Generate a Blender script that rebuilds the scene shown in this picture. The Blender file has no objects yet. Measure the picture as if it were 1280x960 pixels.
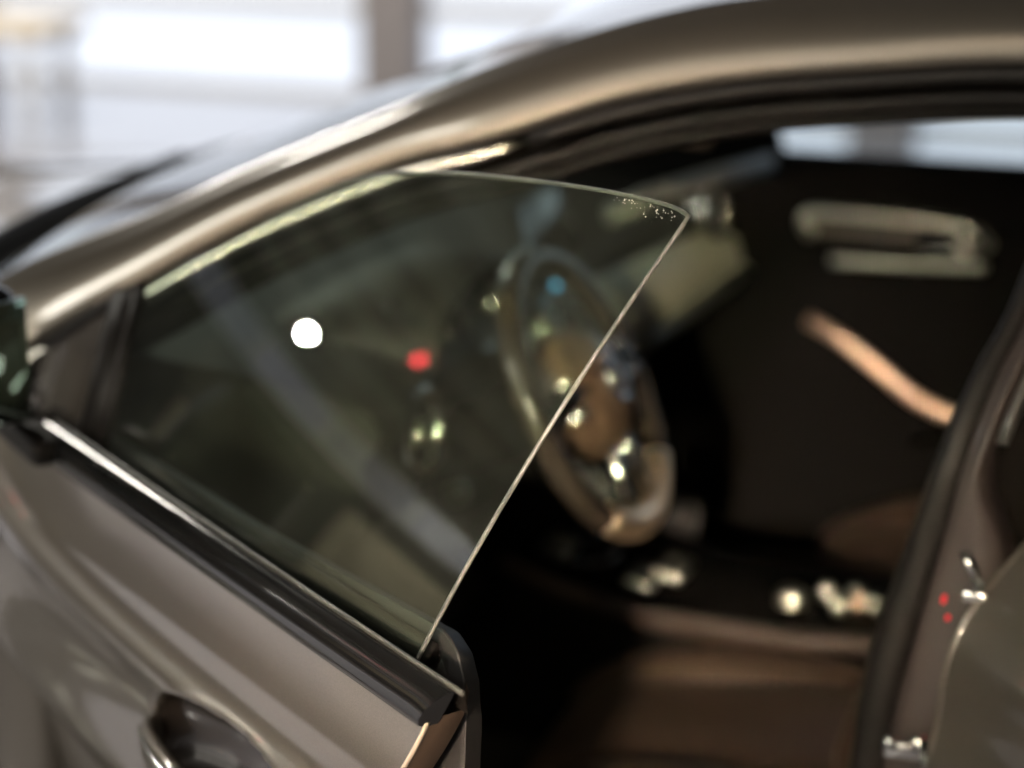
import bpy, bmesh, math, random
from mathutils import Vector, Matrix, noise
random.seed(7)
R = math.radians
scene = bpy.context.scene
C = scene.collection

# ------------------------------------------------------------------ camera
cam_d = bpy.data.cameras.new('camera'); cam = bpy.data.objects.new('camera', cam_d); C.objects.link(cam)
cam.location = (2.0, -3.25, 1.76)
cam.rotation_euler = (R(90 - 16.0), 0, R(19.1))
cam_d.sensor_width = 36; cam_d.lens = 85.0
cam_d.clip_start = 0.05; cam_d.clip_end = 200
cam_d.dof.use_dof = True
cam_d.dof.focus_distance = 2.10
cam_d.dof.aperture_fstop = 2.0
cam_d.dof.aperture_blades = 0
scene.camera = cam

# ------------------------------------------------------------------ world, exposure
world = bpy.data.worlds.new('World'); scene.world = world
world.use_nodes = True
bg = world.node_tree.nodes['Background']
bg.inputs[0].default_value = (0.9, 0.85, 0.8, 1); bg.inputs[1].default_value = 0.004
scene.view_settings.view_transform = 'Standard'
scene.view_settings.look = 'None'
scene.view_settings.exposure = 0.0
scene.view_settings.gamma = 1.0
scene.render.engine = 'CYCLES'
cy = scene.cycles
cy.use_denoising = True
cy.max_bounces = 10; cy.transparent_max_bounces = 16; cy.glossy_bounces = 5; cy.diffuse_bounces = 3
cy.caustics_reflective = False; cy.caustics_refractive = False
cy.sample_clamp_indirect = 6.0

# ------------------------------------------------------------------ materials
def mat(name, base, rough=0.5, metal=0.0, coat=0.0, spec=0.5, emit=None, estr=0.0, noise_amt=0.0, noise_scale=40.0, bump=0.0, bump_scale=200.0, coat_rough=0.03):
    m = bpy.data.materials.new(name); m.use_nodes = True
    nt = m.node_tree; b = nt.nodes['Principled BSDF']
    b.inputs['Base Color'].default_value = (*base, 1)
    b.inputs['Roughness'].default_value = rough
    b.inputs['Metallic'].default_value = metal
    b.inputs['Coat Weight'].default_value = coat
    b.inputs['Coat Roughness'].default_value = coat_rough
    b.inputs['Specular IOR Level'].default_value = spec
    if emit:
        b.inputs['Emission Color'].default_value = (*emit, 1)
        b.inputs['Emission Strength'].default_value = estr
    tc = nt.nodes.new('ShaderNodeTexCoord')
    if noise_amt > 0:
        n = nt.nodes.new('ShaderNodeTexNoise'); n.inputs['Scale'].default_value = noise_scale; n.inputs['Detail'].default_value = 6
        nt.links.new(tc.outputs['Object'], n.inputs['Vector'])
        r = nt.nodes.new('ShaderNodeMapRange')
        r.inputs['To Min'].default_value = 1 - noise_amt; r.inputs['To Max'].default_value = 1 + noise_amt
        nt.links.new(n.outputs['Fac'], r.inputs['Value'])
        mx = nt.nodes.new('ShaderNodeVectorMath'); mx.operation = 'SCALE'
        mx.inputs[0].default_value = base
        nt.links.new(r.outputs[0], mx.inputs['Scale']); nt.links.new(mx.outputs[0], b.inputs['Base Color'])
        r2 = nt.nodes.new('ShaderNodeMapRange')
        r2.inputs['To Min'].default_value = max(0.02, rough * (1 - noise_amt)); r2.inputs['To Max'].default_value = min(1, rough * (1 + noise_amt))
        nt.links.new(n.outputs['Fac'], r2.inputs['Value']); nt.links.new(r2.outputs[0], b.inputs['Roughness'])
    if bump > 0:
        n = nt.nodes.new('ShaderNodeTexNoise'); n.inputs['Scale'].default_value = bump_scale; n.inputs['Detail'].default_value = 4
        nt.links.new(tc.outputs['Object'], n.inputs['Vector'])
        bp = nt.nodes.new('ShaderNodeBump'); bp.inputs['Strength'].default_value = bump; bp.inputs['Distance'].default_value = 0.002
        nt.links.new(n.outputs['Fac'], bp.inputs['Height']); nt.links.new(bp.outputs[0], b.inputs['Normal'])
    return m

def glass_mat(name, tint, ior=1.5, dust=0.0):
    m = bpy.data.materials.new(name); m.use_nodes = True
    nt = m.node_tree; nt.nodes.clear()
    out = nt.nodes.new('ShaderNodeOutputMaterial')
    tr = nt.nodes.new('ShaderNodeBsdfTransparent'); tr.inputs[0].default_value = (*tint, 1)
    gl = nt.nodes.new('ShaderNodeBsdfGlossy'); gl.inputs['Roughness'].default_value = 0.0
    fr = nt.nodes.new('ShaderNodeFresnel')
    ge = nt.nodes.new('ShaderNodeNewGeometry'); mr = nt.nodes.new('ShaderNodeMapRange')
    mr.inputs['To Min'].default_value = ior; mr.inputs['To Max'].default_value = 1 / ior
    nt.links.new(ge.outputs['Backfacing'], mr.inputs['Value']); nt.links.new(mr.outputs[0], fr.inputs[0])
    mx = nt.nodes.new('ShaderNodeMixShader')
    nt.links.new(fr.outputs[0], mx.inputs[0]); nt.links.new(tr.outputs[0], mx.inputs[1]); nt.links.new(gl.outputs[0], mx.inputs[2])
    last = mx
    if dust > 0:
        df = nt.nodes.new('ShaderNodeBsdfDiffuse'); df.inputs[0].default_value = (.55, .58, .5, 1)
        tc = nt.nodes.new('ShaderNodeTexCoord')
        n = nt.nodes.new('ShaderNodeTexNoise'); n.inputs['Scale'].default_value = 9; n.inputs['Detail'].default_value = 8
        nt.links.new(tc.outputs['Object'], n.inputs['Vector'])
        r = nt.nodes.new('ShaderNodeMapRange'); r.inputs['From Min'].default_value = .3; r.inputs['From Max'].default_value = .75
        r.inputs['To Min'].default_value = dust * .3; r.inputs['To Max'].default_value = dust
        nt.links.new(n.outputs['Fac'], r.inputs['Value'])
        m2 = nt.nodes.new('ShaderNodeMixShader')
        nt.links.new(r.outputs[0], m2.inputs[0]); nt.links.new(mx.outputs[0], m2.inputs[1]); nt.links.new(df.outputs[0], m2.inputs[2])
        last = m2
    nt.links.new(last.outputs[0], out.inputs[0])
    return m

def paint_mat(name, base):
    m = mat(name, base, rough=0.34, metal=0.68, coat=1.0, coat_rough=0.02)
    nt = m.node_tree; b = nt.nodes['Principled BSDF']
    tc = nt.nodes['Texture Coordinate']
    v = nt.nodes.new('ShaderNodeTexVoronoi'); v.inputs['Scale'].default_value = 1600
    nt.links.new(tc.outputs['Object'], v.inputs['Vector'])
    bw = nt.nodes.new('ShaderNodeRGBToBW'); nt.links.new(v.outputs['Color'], bw.inputs[0])
    r = nt.nodes.new('ShaderNodeMapRange'); r.inputs['To Min'].default_value = .8; r.inputs['To Max'].default_value = 1.22
    nt.links.new(bw.outputs[0], r.inputs['Value'])
    mx = nt.nodes.new('ShaderNodeVectorMath'); mx.operation = 'SCALE'; mx.inputs[0].default_value = base
    nt.links.new(r.outputs[0], mx.inputs['Scale']); nt.links.new(mx.outputs[0], b.inputs['Base Color'])
    # faint dust film: roughness of the lacquer varies a little
    n = nt.nodes.new('ShaderNodeTexNoise'); n.inputs['Scale'].default_value = 6; n.inputs['Detail'].default_value = 8
    nt.links.new(tc.outputs['Object'], n.inputs['Vector'])
    r2 = nt.nodes.new('ShaderNodeMapRange'); r2.inputs['To Min'].default_value = .01; r2.inputs['To Max'].default_value = .07
    nt.links.new(n.outputs['Fac'], r2.inputs['Value']); nt.links.new(r2.outputs[0], b.inputs['Coat Roughness'])
    return m

M = dict(
    paint=paint_mat('brown_metallic_paint', (.136, .123, .104)),
    gloss_black=mat('gloss_black_trim', (.006, .006, .006), .10, spec=.45, noise_amt=.25, noise_scale=25),
    rubber=mat('black_rubber', (.008, .0072, .0065), .5, spec=.22, noise_amt=.25, noise_scale=60, bump=.15, bump_scale=400),
    lip=mat('grey_seal_lip', (.05, .05, .046), .3, noise_amt=.2, noise_scale=80),
    plastic=mat('black_soft_plastic', (.0022, .002, .0018), .85, spec=.07, noise_amt=.2, noise_scale=50, bump=.25, bump_scale=500),
    card=mat('dark_grey_door_card', (.020, .0195, .020), .5, noise_amt=.2, noise_scale=40, bump=.2, bump_scale=500),
    headliner=mat('dark_headliner', (.007, .006, .005), .95, spec=.1, noise_amt=.2, noise_scale=80),
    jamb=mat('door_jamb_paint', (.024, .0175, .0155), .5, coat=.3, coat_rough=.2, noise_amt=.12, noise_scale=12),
    chrome=mat('satin_chrome', (.75, .75, .72), .16, metal=1),
    alu=mat('brushed_aluminium', (.52, .53, .47), .33, metal=1, noise_amt=.15, noise_scale=30),
    copper=mat('copper_trim', (.52, .36, .27), .35, metal=.9, noise_amt=.15, noise_scale=20),
    leather=mat('brown_leather', (.046, .029, .020), .45, noise_amt=.25, noise_scale=25, bump=.4, bump_scale=250),
    hub=mat('black_leather', (.075, .048, .033), .30, noise_amt=.2, noise_scale=25, bump=.3, bump_scale=300),
    seatside=mat('grey_seat_shell', (.10, .10, .085), .6, noise_amt=.2, noise_scale=25),
    carpet=mat('black_carpet', (.01, .009, .008), .95, noise_amt=.4, noise_scale=300),
    matte=mat('matte_black_plastic', (.006, .006, .006), .9, spec=.08, noise_amt=.2),
    tyre=mat('tyre_rubber', (.012, .012, .012), .75, noise_amt=.3, noise_scale=40),
    edge=mat('ground_glass_edge', (.095, .10, .09), .35, noise_amt=.12, noise_scale=220),
    red=mat('red_button_and_reflection', (.5, .01, .02), .2, emit=(1, .03, .05), estr=.35),  # its glow also stands in for red reflections on the centre pillar
    screen=mat('lit_blue_display', (.01, .02, .03), .1, emit=(.15, .55, .85), estr=1.6),
    mirror=mat('mirror_silvering', (.55, .66, .60), .02, metal=1),
    concrete=mat('column_plaster', (.30, .275, .275), .75, noise_amt=.15, noise_scale=3),
    darkwall=mat('dark_hall_wall', (.032, .029, .026), .8, noise_amt=.4, noise_scale=.8),
    beige=mat('beige_wall_panel', (.55, .47, .33), .7, noise_amt=.15, noise_scale=2),
    ceiling=mat('dark_hall_ceiling', (.05, .042, .036), .9, noise_amt=.3, noise_scale=1.2),
    cream=mat('cream_upholstery', (.72, .62, .48), .6, noise_amt=.1),
    truss=mat('grey_painted_beam', (.30, .32, .27), .6, noise_amt=.3, noise_scale=2),
    frame=mat('white_window_frame', (.7, .7, .7), .4),
    lamp_shell=mat('black_lamp_housing', (.02, .02, .02), .5),
    glass=glass_mat('green_tinted_glass', (.86, .92, .86), 1.5, dust=.010),
    wglass=glass_mat('windshield_glass', (.80, .86, .82), 1.5, dust=.01),
    blueglass=glass_mat('pale_blue_tinted_glass', (.88, .97, 1.0), 1.5, dust=.01),
)

# ------------------------------------------------------------------ helpers
def link(name, me, m=None, parent=None, smooth=True):
    if isinstance(me, bmesh.types.BMesh):
        bm = me; bmesh.ops.recalc_face_normals(bm, faces=bm.faces)
        me = bpy.data.meshes.new(name); bm.to_mesh(me); bm.free()
    o = bpy.data.objects.new(name, me); C.objects.link(o)
    if m is not None: me.materials.append(m)
    if smooth:
        me.polygons.foreach_set('use_smooth', [True] * len(me.polygons))
    if parent is not None: o.parent = parent
    return o

def empty(name, loc=(0, 0, 0), rotz=0, parent=None):
    o = bpy.data.objects.new(name, None); C.objects.link(o)
    o.location = loc; o.rotation_euler = (0, 0, rotz); o.empty_display_size = .1
    if parent is not None: o.parent = parent
    return o

def tag(o, label=None, cat=None, group=None, kind=None):
    if label: o['label'] = label
    if cat: o['category'] = cat
    if group: o['group'] = group
    if kind: o['kind'] = kind
    return o

def cr(pts, n):
    """n+1 points evenly spaced along a Catmull-Rom curve through pts."""
    P = [Vector(p) for p in pts]; P = [P[0] * 2 - P[1]] + P + [P[-1] * 2 - P[-2]]
    dense = []
    for i in range(1, len(P) - 2):
        for k in range(24):
            t = k / 24; a, b, c, d = P[i - 1:i + 3]
            dense.append(.5 * ((2 * b) + (c - a) * t + (2 * a - 5 * b + 4 * c - d) * t * t + (3 * b - a - 3 * c + d) * t ** 3))
    dense.append(P[-2])
    L = [0]
    for a, b in zip(dense, dense[1:]): L.append(L[-1] + (b - a).length)
    out = []; j = 0
    for k in range(n + 1):
        s = L[-1] * k / n
        while j < len(L) - 2 and L[j + 1] < s: j += 1
        t = (s - L[j]) / max(1e-9, L[j + 1] - L[j]); out.append(dense[j].lerp(dense[j + 1], min(1, max(0, t))))
    return out

def interp(tab, x):
    """piecewise smooth table lookup"""
    if x <= tab[0][0]: return tab[0][1]
    for (a, u), (b, v) in zip(tab, tab[1:]):
        if x <= b:
            t = (x - a) / (b - a); return u + (v - u) * t
    return tab[-1][1]

def grid(rows, skip=None, bm=None):
    bm = bm or bmesh.new()
    V = [[bm.verts.new(p) for p in r] for r in rows]
    for i in range(len(V) - 1):
        for j in range(len(V[0]) - 1):
            if skip and skip(i, j): continue
            try: bm.faces.new((V[i][j], V[i + 1][j], V[i + 1][j + 1], V[i][j + 1]))
            except ValueError: pass
    return bm

def thick(o, t, offset=-1, edge_mat=None):
    s = o.modifiers.new('solid', 'SOLIDIFY'); s.thickness = t; s.offset = offset; s.use_even_offset = False
    if edge_mat is not None:
        o.data.materials.append(edge_mat); s.material_offset_rim = 1
    return o

def split(o, a=32):
    e = o.modifiers.new('split', 'EDGE_SPLIT'); e.split_angle = R(a); return o

def subd(o, n=1):
    s = o.modifiers.new('sub', 'SUBSURF'); s.levels = n; s.render_levels = n
    return o

def tube(pts, rx, ry=None, seg=10, closed=False, up=(0, 0, 1), bm=None, taper=None):
    bm = bm or bmesh.new(); ry = ry or rx
    pts = [Vector(p) for p in pts]; n = len(pts); rings = []
    for i, p in enumerate(pts):
        a = pts[(i - 1) % n] if (closed or i > 0) else p
        b = pts[(i + 1) % n] if (closed or i < n - 1) else p
        t = (b - a).normalized(); s = t.cross(Vector(up))
        if s.length < 1e-4: s = t.cross(Vector((1, 0, 0)))
        s.normalize(); w = s.cross(t)
        k = taper(i / (n - 1)) if taper else 1
        rings.append([bm.verts.new(p + s * math.cos(q) * rx * k + w * math.sin(q) * ry * k) for q in [2 * math.pi * j / seg for j in range(seg)]])
    for i in range(n if closed else n - 1):
        A, B = rings[i], rings[(i + 1) % n]
        for j in range(seg): bm.faces.new((A[j], A[(j + 1) % seg], B[(j + 1) % seg], B[j]))
    if not closed:
        bm.faces.new(rings[0]); bm.faces.new(rings[-1])
    return bm

def lathe(profile, mtx, seg=32, bm=None):
    """profile: (radius, height) along the local z axis, placed by mtx"""
    bm = bm or bmesh.new(); rings = []
    for r, h in profile:
        if r < 1e-6: rings.append([bm.verts.new(mtx @ Vector((0, 0, h)))])
        else: rings.append([bm.verts.new(mtx @ Vector((r * math.cos(2 * math.pi * k / seg), r * math.sin(2 * math.pi * k / seg), h))) for k in range(seg)])
    for A, B in zip(rings, rings[1:]):
        for k in range(seg):
            a, b = A[k % len(A)], A[(k + 1) % len(A)]; c, d = B[(k + 1) % len(B)], B[k % len(B)]
            vs = []
            for v in (a, b, c, d):
                if v not in vs: vs.append(v)
            if len(vs) > 2: bm.faces.new(vs)
    return bm

def rbox(size, mtx=Matrix(), bev=.01, seg=3, bm=None):
    b = bmesh.new(); bmesh.ops.create_cube(b, size=1)
    for v in b.verts: v.co = Vector((v.co.x * size[0], v.co.y * size[1], v.co.z * size[2]))
    if bev: bmesh.ops.bevel(b, geom=b.edges[:], offset=bev, segments=seg, profile=.5, affect='EDGES')
    bmesh.ops.transform(b, matrix=mtx, verts=b.verts)
    if bm is None: return b
    me = bpy.data.meshes.new('t'); b.to_mesh(me); b.free(); bm.from_mesh(me); bpy.data.meshes.remove(me)
    return bm

T = Matrix.Translation
def rot(a, ax): return Matrix.Rotation(a, 4, ax)
def facing(p, d, up=(0, 0, 1)):
    """matrix at p whose z axis points along d"""
    z = Vector(d).normalized(); x = Vector(up).cross(z)
    if x.length < 1e-4: x = Vector((1, 0, 0))
    x.normalize(); y = z.cross(x)
    m = Matrix((x, y, z)).transposed().to_4x4(); m.translation = p
    return m

# ------------------------------------------------------------------ the hall
WY = 6.8                                        # window wall line
bm = bmesh.new(); bmesh.ops.create_grid(bm, x_segments=4, y_segments=4, size=1)
for v in bm.verts: v.co = Vector((v.co.x * 16, v.co.y * 12 - 3, 0))
fm = mat('polished_light_floor', (.30, .295, .33), .10, coat=.8, coat_rough=.04, noise_amt=.12, noise_scale=1.3)
tag(link('floor', bm, fm, smooth=False), kind='structure')
bm = bmesh.new(); bmesh.ops.create_grid(bm, x_segments=1, y_segments=1, size=1)
for v in bm.verts: v.co = Vector((v.co.x * 16, v.co.y * 12 - 3, 4.6))
tag(link('ceiling', bm, M['ceiling'], smooth=False), kind='structure')
def wall_box(name, c, s, m, parent=None, bev=0.0):
    return link(name, rbox(s, T(Vector(c)), bev), m, parent, smooth=False)
tag(wall_box('front_wall', (-11.2, -3, 2.3), (.3, 20, 4.6), M['darkwall']), kind='structure')
tag(wall_box('side_wall', (0, -12, 2.3), (30, .3, 4.6), M['darkwall']), kind='structure')
tag(wall_box('rear_wall', (13, -3, 2.3), (.3, 20, 4.6), M['darkwall']), kind='structure')

sm2 = mat('dim_lilac_glass', (.3, .3, .36), .3, emit=(.60, .62, .80), estr=.15)
bench = tag(empty('bench', (-3.75, 5.75, 0)), 'low cream bench standing before the window wall', 'bench')
link('seat', rbox((1.3, .42, .07), T(Vector((0, 0, .40))), .02), M['cream'], bench)
for x in (-.55, .55):
    for y in (-.15, .15): link('leg', rbox((.05, .05, .37), T(Vector((x, y, .185))), .006), M['frame'], bench)
strip = tag(empty('strip_window', (-11.0, 1.2, 3.95)), 'long dim lilac strip window high on the front wall', 'window')
sm_ = mat('dusk_lilac_glass', (.3, .3, .36), .3, emit=(.62, .60, .86), estr=.33)
for k in range(5):
    link('pane', rbox((.02, 1.42, .42), T(Vector((.03, -3.1 + 1.56 * k, 0))), 0), (sm_, sm2)[k % 2], strip, smooth=False)
link('frame', rbox((.03, 7.9, .52), T(Vector((.005, 0, 0))), .005), M['frame'], strip, smooth=False)
pan = tag(wall_box('display_panel', (-10.96, -1.75, 2.45), (.06, 2.5, 1.7), M['beige']), 'beige display panel on the front wall below the strip window', 'panel')
tag(wall_box('display_panel', (-10.96, 1.9, 1.9), (.06, .8, 1.2), M['beige']), 'narrow beige display panel on the front wall, nearer the window wall', 'panel')
red = tag(empty('red_lamp', (-7.4, -.02, 4.30)), 'small red signal lamp under the ceiling ahead of the car', 'lamp')
link('housing', rbox((.10, .10, .05), T(Vector((0, 0, .13))), .01), M['lamp_shell'], red)
link('lens', lathe([(0, -.02), (.03, -.01), (.036, .04), (.03, .10), (0, .105)], Matrix(), 20), mat('glowing_red_lens', (.4, .01, .02), .3, emit=(1, .02, .05), estr=30), red)
link('hanging_rod', tube([(0, 0, .14), (0, 0, .28)], .01, up=(0, 1, 0)), M['lamp_shell'], red)
for k, x in enumerate((-9.6, -8.4, -7.2, -6.0, -4.8)):
    tag(wall_box('ceiling_beam', (x, -2, 4.5), (.22, 17, .2), M['truss']), ('first', 'second', 'third', 'fourth', 'fifth')[k] + ' grey ceiling beam counted from the front wall', 'beam', 'beams under the hall ceiling')
lit = tag(empty('added_glow_wall', (-11.0, -8.3, 0)), 'added glowing panels standing in for a bright beige wall in the front corner of the hall', 'glowing wall')  # unseen glowing panels, added to brighten the reflection in the A pillar
lm_ = mat('warm_glow_panel', (.5, .45, .38), .5, emit=(1, .93, .82), estr=2.2)
for k in range(4):
    link('glow_panel', rbox((.04, 1.6, 3.9), T(Vector((.08, -2.55 + 1.7 * k, 2.15))), .01), lm_, lit, smooth=False)
link('frame', rbox((.06, 7.0, 4.3), T(Vector((.03, 0, 2.16))), .005), M['lamp_shell'], lit, smooth=False)
day = bpy.data.materials.new('daylight_frosted_glass'); day.use_nodes = True
b = day.node_tree.nodes['Principled BSDF']
b.inputs['Base Color'].default_value = (.08, .08, .09, 1); b.inputs['Roughness'].default_value = .3
b.inputs['Emission Color'].default_value = (.83, .89, 1.0, 1); b.inputs['Emission Strength'].default_value = 1.18
win = tag(empty('window_wall', (0, WY, 0)), 'bright daylit window wall with grey plaster columns behind the car', 'window wall')
for k in range(-4, 6):
    x = -2.02 + 2.2 * k
    link('column', rbox((.27, .26, 4.6), T(Vector((x, 0, 2.3))), .012), M['concrete'], win, smooth=False)
    link('glass_panel', rbox((2.2 - .27, .02, 4.3), T(Vector((x + 1.10, .05, 2.17))), 0), day, win, smooth=False)
    link('sill', rbox((2.2 - .27, .1, .03), T(Vector((x + 1.10, .02, .015))), .006), M['frame'], win, smooth=False)
    link('transom', rbox((2.2 - .27, .08, .07), T(Vector((x + 1.10, .0, .40))), .006), M['frame'], win, smooth=False)
    link('lintel', rbox((2.2 - .27, .2, .28), T(Vector((x + 1.10, .0, 4.46))), .006), M['concrete'], win, smooth=False)

# ceiling lamps: black round spot heads on rods, each tilted at what it lights
def lamp(loc, aim, power, col, rad, label, spread=180):
    o = tag(empty('ceiling_lamp', loc), label, 'lamp', 'spot lamps under the hall ceiling')
    d = (Vector(aim) - Vector(loc)).normalized(); m_ = facing((0, 0, 0), -d)
    link('housing', lathe([(rad + .012, -.0), (rad + .02, .0), (rad + .02, .2), (rad * .5, .24), (0, .24)], m_, 24), M['lamp_shell'], o)
    link('hanging_rod', tube([m_ @ Vector((0, 0, .2)), (0, 0, 4.6 - loc[2])], .012, up=(0, 1, 0)), M['lamp_shell'], o)
    ld = bpy.data.lights.new('lamp_light', 'AREA'); ld.shape = 'DISK'; ld.size = rad * 2; ld.energy = power; ld.color = col; ld.spread = R(spread)
    l = bpy.data.objects.new('lamp_light', ld); C.objects.link(l); l.parent = o; l.matrix_local = m_ @ T(Vector((0, 0, .01)))
CREAM, WARM = (1, .95, .85), (1, .78, .56)
lamp((-7.6, .93, 3.66), (1.3, -1.6, 1.15), .5, CREAM, .05, 'small spot lamp far ahead of the car, the one mirrored in the door window', 9.6)
lamp((-.6, -5.5, 4.2), (1, -1, 1), 120, CREAM, .75, 'large round cream lamp ahead of the open door')
lamp((-4.0, -6.0, 4.2), (1, -1, 1), 130, CREAM, .24, 'wide round cream lamp farthest out beyond the mirror')
lamp((-3.2, -2.8, 4.2), (-2.3, -.9, 0), 130, CREAM, .08, 'spot lamp aimed straight down at the floor beside the hood', 70)
lamp((-9.6, -1.6, 4.3), (-11, -1.7, 2.4), 60, CREAM, .06, 'spot lamp lighting the beige display panel')
lamp((1.6, -4.6, 4.2), (1.2, -.6, .8), 26, WARM, .06, 'warm spot lamp right behind the camera')
lamp((4.4, -6.5, 4.0), (1.2, 0, .8), 28, WARM, .06, 'warm spot lamp beyond the open rear door')
lamp((-6.0, -1.5, 4.2), (1, -1.2, .9), 14, CREAM, .045, 'tiny spot lamp ahead of the door mirror')
lamp((-4.6, -3.4, 4.2), (1, -1.2, .9), 14, CREAM, .045, 'tiny spot lamp between the two round cream lamps')
lamp((2.6, -9.6, 3.2), (1.18, -.15, .70), 5.0, WARM, .22, 'low warm spot lamp by the side wall, shining into the cabin', 7)
lamp((-.8, -9.8, 3.2), (1.2, 0, .8), 160, (1, .9, .72), .07, 'low cream spot lamp by the side wall')
# long tube fitting ahead of the door
o = tag(empty('tube_lamp', (-3.4, 3.9, 4.1)), 'long white tube lamp under the ceiling over the hood', 'lamp')
link('housing', rbox((1.4, .26, .06), T(Vector((0, 0, .04))), .01), M['lamp_shell'], o)
for x in (-.5, .5): link('hanging_rod', tube([(x, 0, .05), (x, 0, .5)], .008, up=(0, 1, 0)), M['lamp_shell'], o)
ld = bpy.data.lights.new('tube_light', 'AREA'); ld.shape = 'RECTANGLE'; ld.size = 1.3; ld.size_y = .20; ld.energy = 210; ld.color = CREAM
l = bpy.data.objects.new('tube_light', ld); C.objects.link(l); l.parent = o

# ------------------------------------------------------------------ the car
# x runs towards the rear of the car, y from its driver side to its passenger side, z up
car = tag(empty('car', (0, 0, 0)), 'brown metallic car with its driver door swung open and frameless window raised', 'car')

SILL = [(.42, -.86, .92), (.552, -.833, 1.009), (.672, -.782, 1.079), (.791, -.732, 1.150), (.952, -.680, 1.224), (1.063, -.656, 1.257),
        (1.206, -.621, 1.306), (1.332, -.601, 1.334), (1.45, -.590, 1.349), (1.666, -.577, 1.368), (1.95, -.575, 1.362), (2.3, -.60, 1.325), (2.7, -.66, 1.23), (3.05, -.73, 1.07)]
CROWN = [(.385, -.80, 1.01), (.515, -.778, 1.086), (.656, -.735, 1.146), (.774, -.694, 1.204), (.929, -.646, 1.271), (1.01, -.619, 1.309),
         (1.136, -.585, 1.357), (1.289, -.553, 1.400), (1.45, -.535, 1.420), (1.67, -.53, 1.432), (1.95, -.53, 1.428), (2.3, -.55, 1.395), (2.75, -.60, 1.30), (3.15, -.66, 1.12)]
NR = 90
lo, hi = cr(SILL, NR), cr(CROWN, NR)
def mir(p): return Vector((p[0], -p[1], p[2]))
def rail_rows():
    rows = []
    nrm = Vector((-.12, -.80, .59)).normalized()
    for a, b in zip(lo, hi):
        r = [a + Vector((.004, .035, .012)), a + Vector((0, .006, -.002)), a]
        for t in (.12, .3, .5, .7, .85, .95):
            r.append(a.lerp(b, t) + nrm * .013 * math.sin(math.pi * t) ** .8)
        r += [b, b + Vector((.001, .008, .0065)), b + Vector((.002, .017, .0115)), b + Vector((.004, .027, .0140)), b + Vector((.007, .036, .0120)), b + Vector((.010, .042, .002))]
        rows.append(r)
    return rows
rr = rail_rows()
bm = grid(rr); grid([[mir(p) for p in r] for r in rr], bm=bm)
link('roof_rail', bm, M['paint'], car)

# roof skin between the rails, from the header back
rows = []
for i in range(NR + 1):
    e = hi[i] + Vector((.009, .040, .006))
    if e.x < .99 or e.x > 2.65: continue
    rows.append([Vector((e.x - .05 * (1 - s * s) * max(0, 1 - (e.x - .99) / .5), e.y * s, e.z + (.018 + .020 * min(1, max(0, (e.x - .99) / .5))) * (1 - s * s))) for s in [1 - k / 12 for k in range(25)]])
link('roof', grid(rows), M['paint'], car)
hx = rows[0][0].x

# windshield
rows = []
NW = 30
ws = [h + Vector((.012, .042, -.004)) for h in hi if h.x + .012 < hx]
for k, e in enumerate(ws):
    t = k / (len(ws) - 1)
    fw, up = .12 * (1 - t) + .05 * t, .022
    rows.append([Vector((e.x - fw * (1 - abs(s) ** 2.7), e.y * s, e.z + up * (1 - abs(s) ** 2.7))) for s in [1 - j * 2 / NW for j in range(NW + 1)]])
w = link('windshield', grid(rows), M['wglass'], car)
# black printed border along the edges of the pane
bm = bmesh.new(); off = Vector((.002, 0, -.004))
grid([[p + off for p in r[:3]] for r in rows], bm=bm); grid([[p + off for p in r[-3:]] for r in rows], bm=bm); grid([[p + off for p in r] for r in rows[:6]], bm=bm)
link('frit_band', bm, M['gloss_black'], w)
base = rows[0]
link('cowl', grid([[p + Vector(q) for p in base] for q in ((.05, 0, -.03), (.0, 0, -.002), (-.03, 0, .004), (-.07, 0, .002), (-.10, 0, -.012), (-.12, 0, -.06))]), M['matte'], car)
# wiper resting at the base of the pane
wp = [p + Vector((-.035, 0, .016)) for p in base[3:20]]
wi = link('wiper', tube(wp, .008, .006), M['rubber'], car)

# hood
rows = []
for i in range(25):
    t = i / 24; x = .36 - 1.18 * t
    z0 = .985 - .10 * t - .14 * t ** 4
    rows.append([Vector((x - (.17 * (1 - s * s) if i < 3 else .17 * (1 - s * s) * (1 - t * .6)) - .0, .74 * s * (1 - .12 * t * t), z0 - .035 * s * s - .05 * max(0, abs(s) - .8) * 5 * abs(s) + .012 * math.exp(-((abs(s) - .55) / .08) ** 2))) for s in [1 - k / 14 for k in range(29)]])
link('hood', grid(rows), M['paint'], car)
# fenders with the wheel arch cut out
def arch(p, x0):
    d = math.hypot(p.x - x0, p.z - .33)
    if 1e-6 < d < .40: k = .372 / d if d < .372 else 1; p.x, p.z = x0 + (p.x - x0) * k, .33 + (p.z - .33) * k
def fender(sy):
    rows = []
    zs = [.22 + .05 * k for k in range(14)] + [.90, .925, .945, .955]
    for i in range(33):
        x = -.80 + 1.26 * i / 32
        r = []
        for z in zs:
            y = .86 + .02 * math.exp(-((z - .78) / .09) ** 2) - .10 * max(0, (z - .86) / .095) ** 2 - .05 * max(0, (.45 - z) / .25) - .10 * max(0, (-.3 - x) / .5) ** 2
            r.append(Vector((x, sy * y, min(z, .945 - .10 * max(0, (.36 - x) / 1.18)) if z > .85 else z)))
        rows.append(r)
    def skip(i, j):
        c = (old[i][j] + old[i + 1][j + 1]) / 2; return (c.x ** 2 + (c.z - .33) ** 2) < .36 ** 2
    old = [[p.copy() for p in r] for r in rows]
    for r in rows:
        for p in r: arch(p, 0)
    return grid(rows, skip)
for s in (-1, 1): link('fender', fender(s), M['paint'], car)
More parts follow.
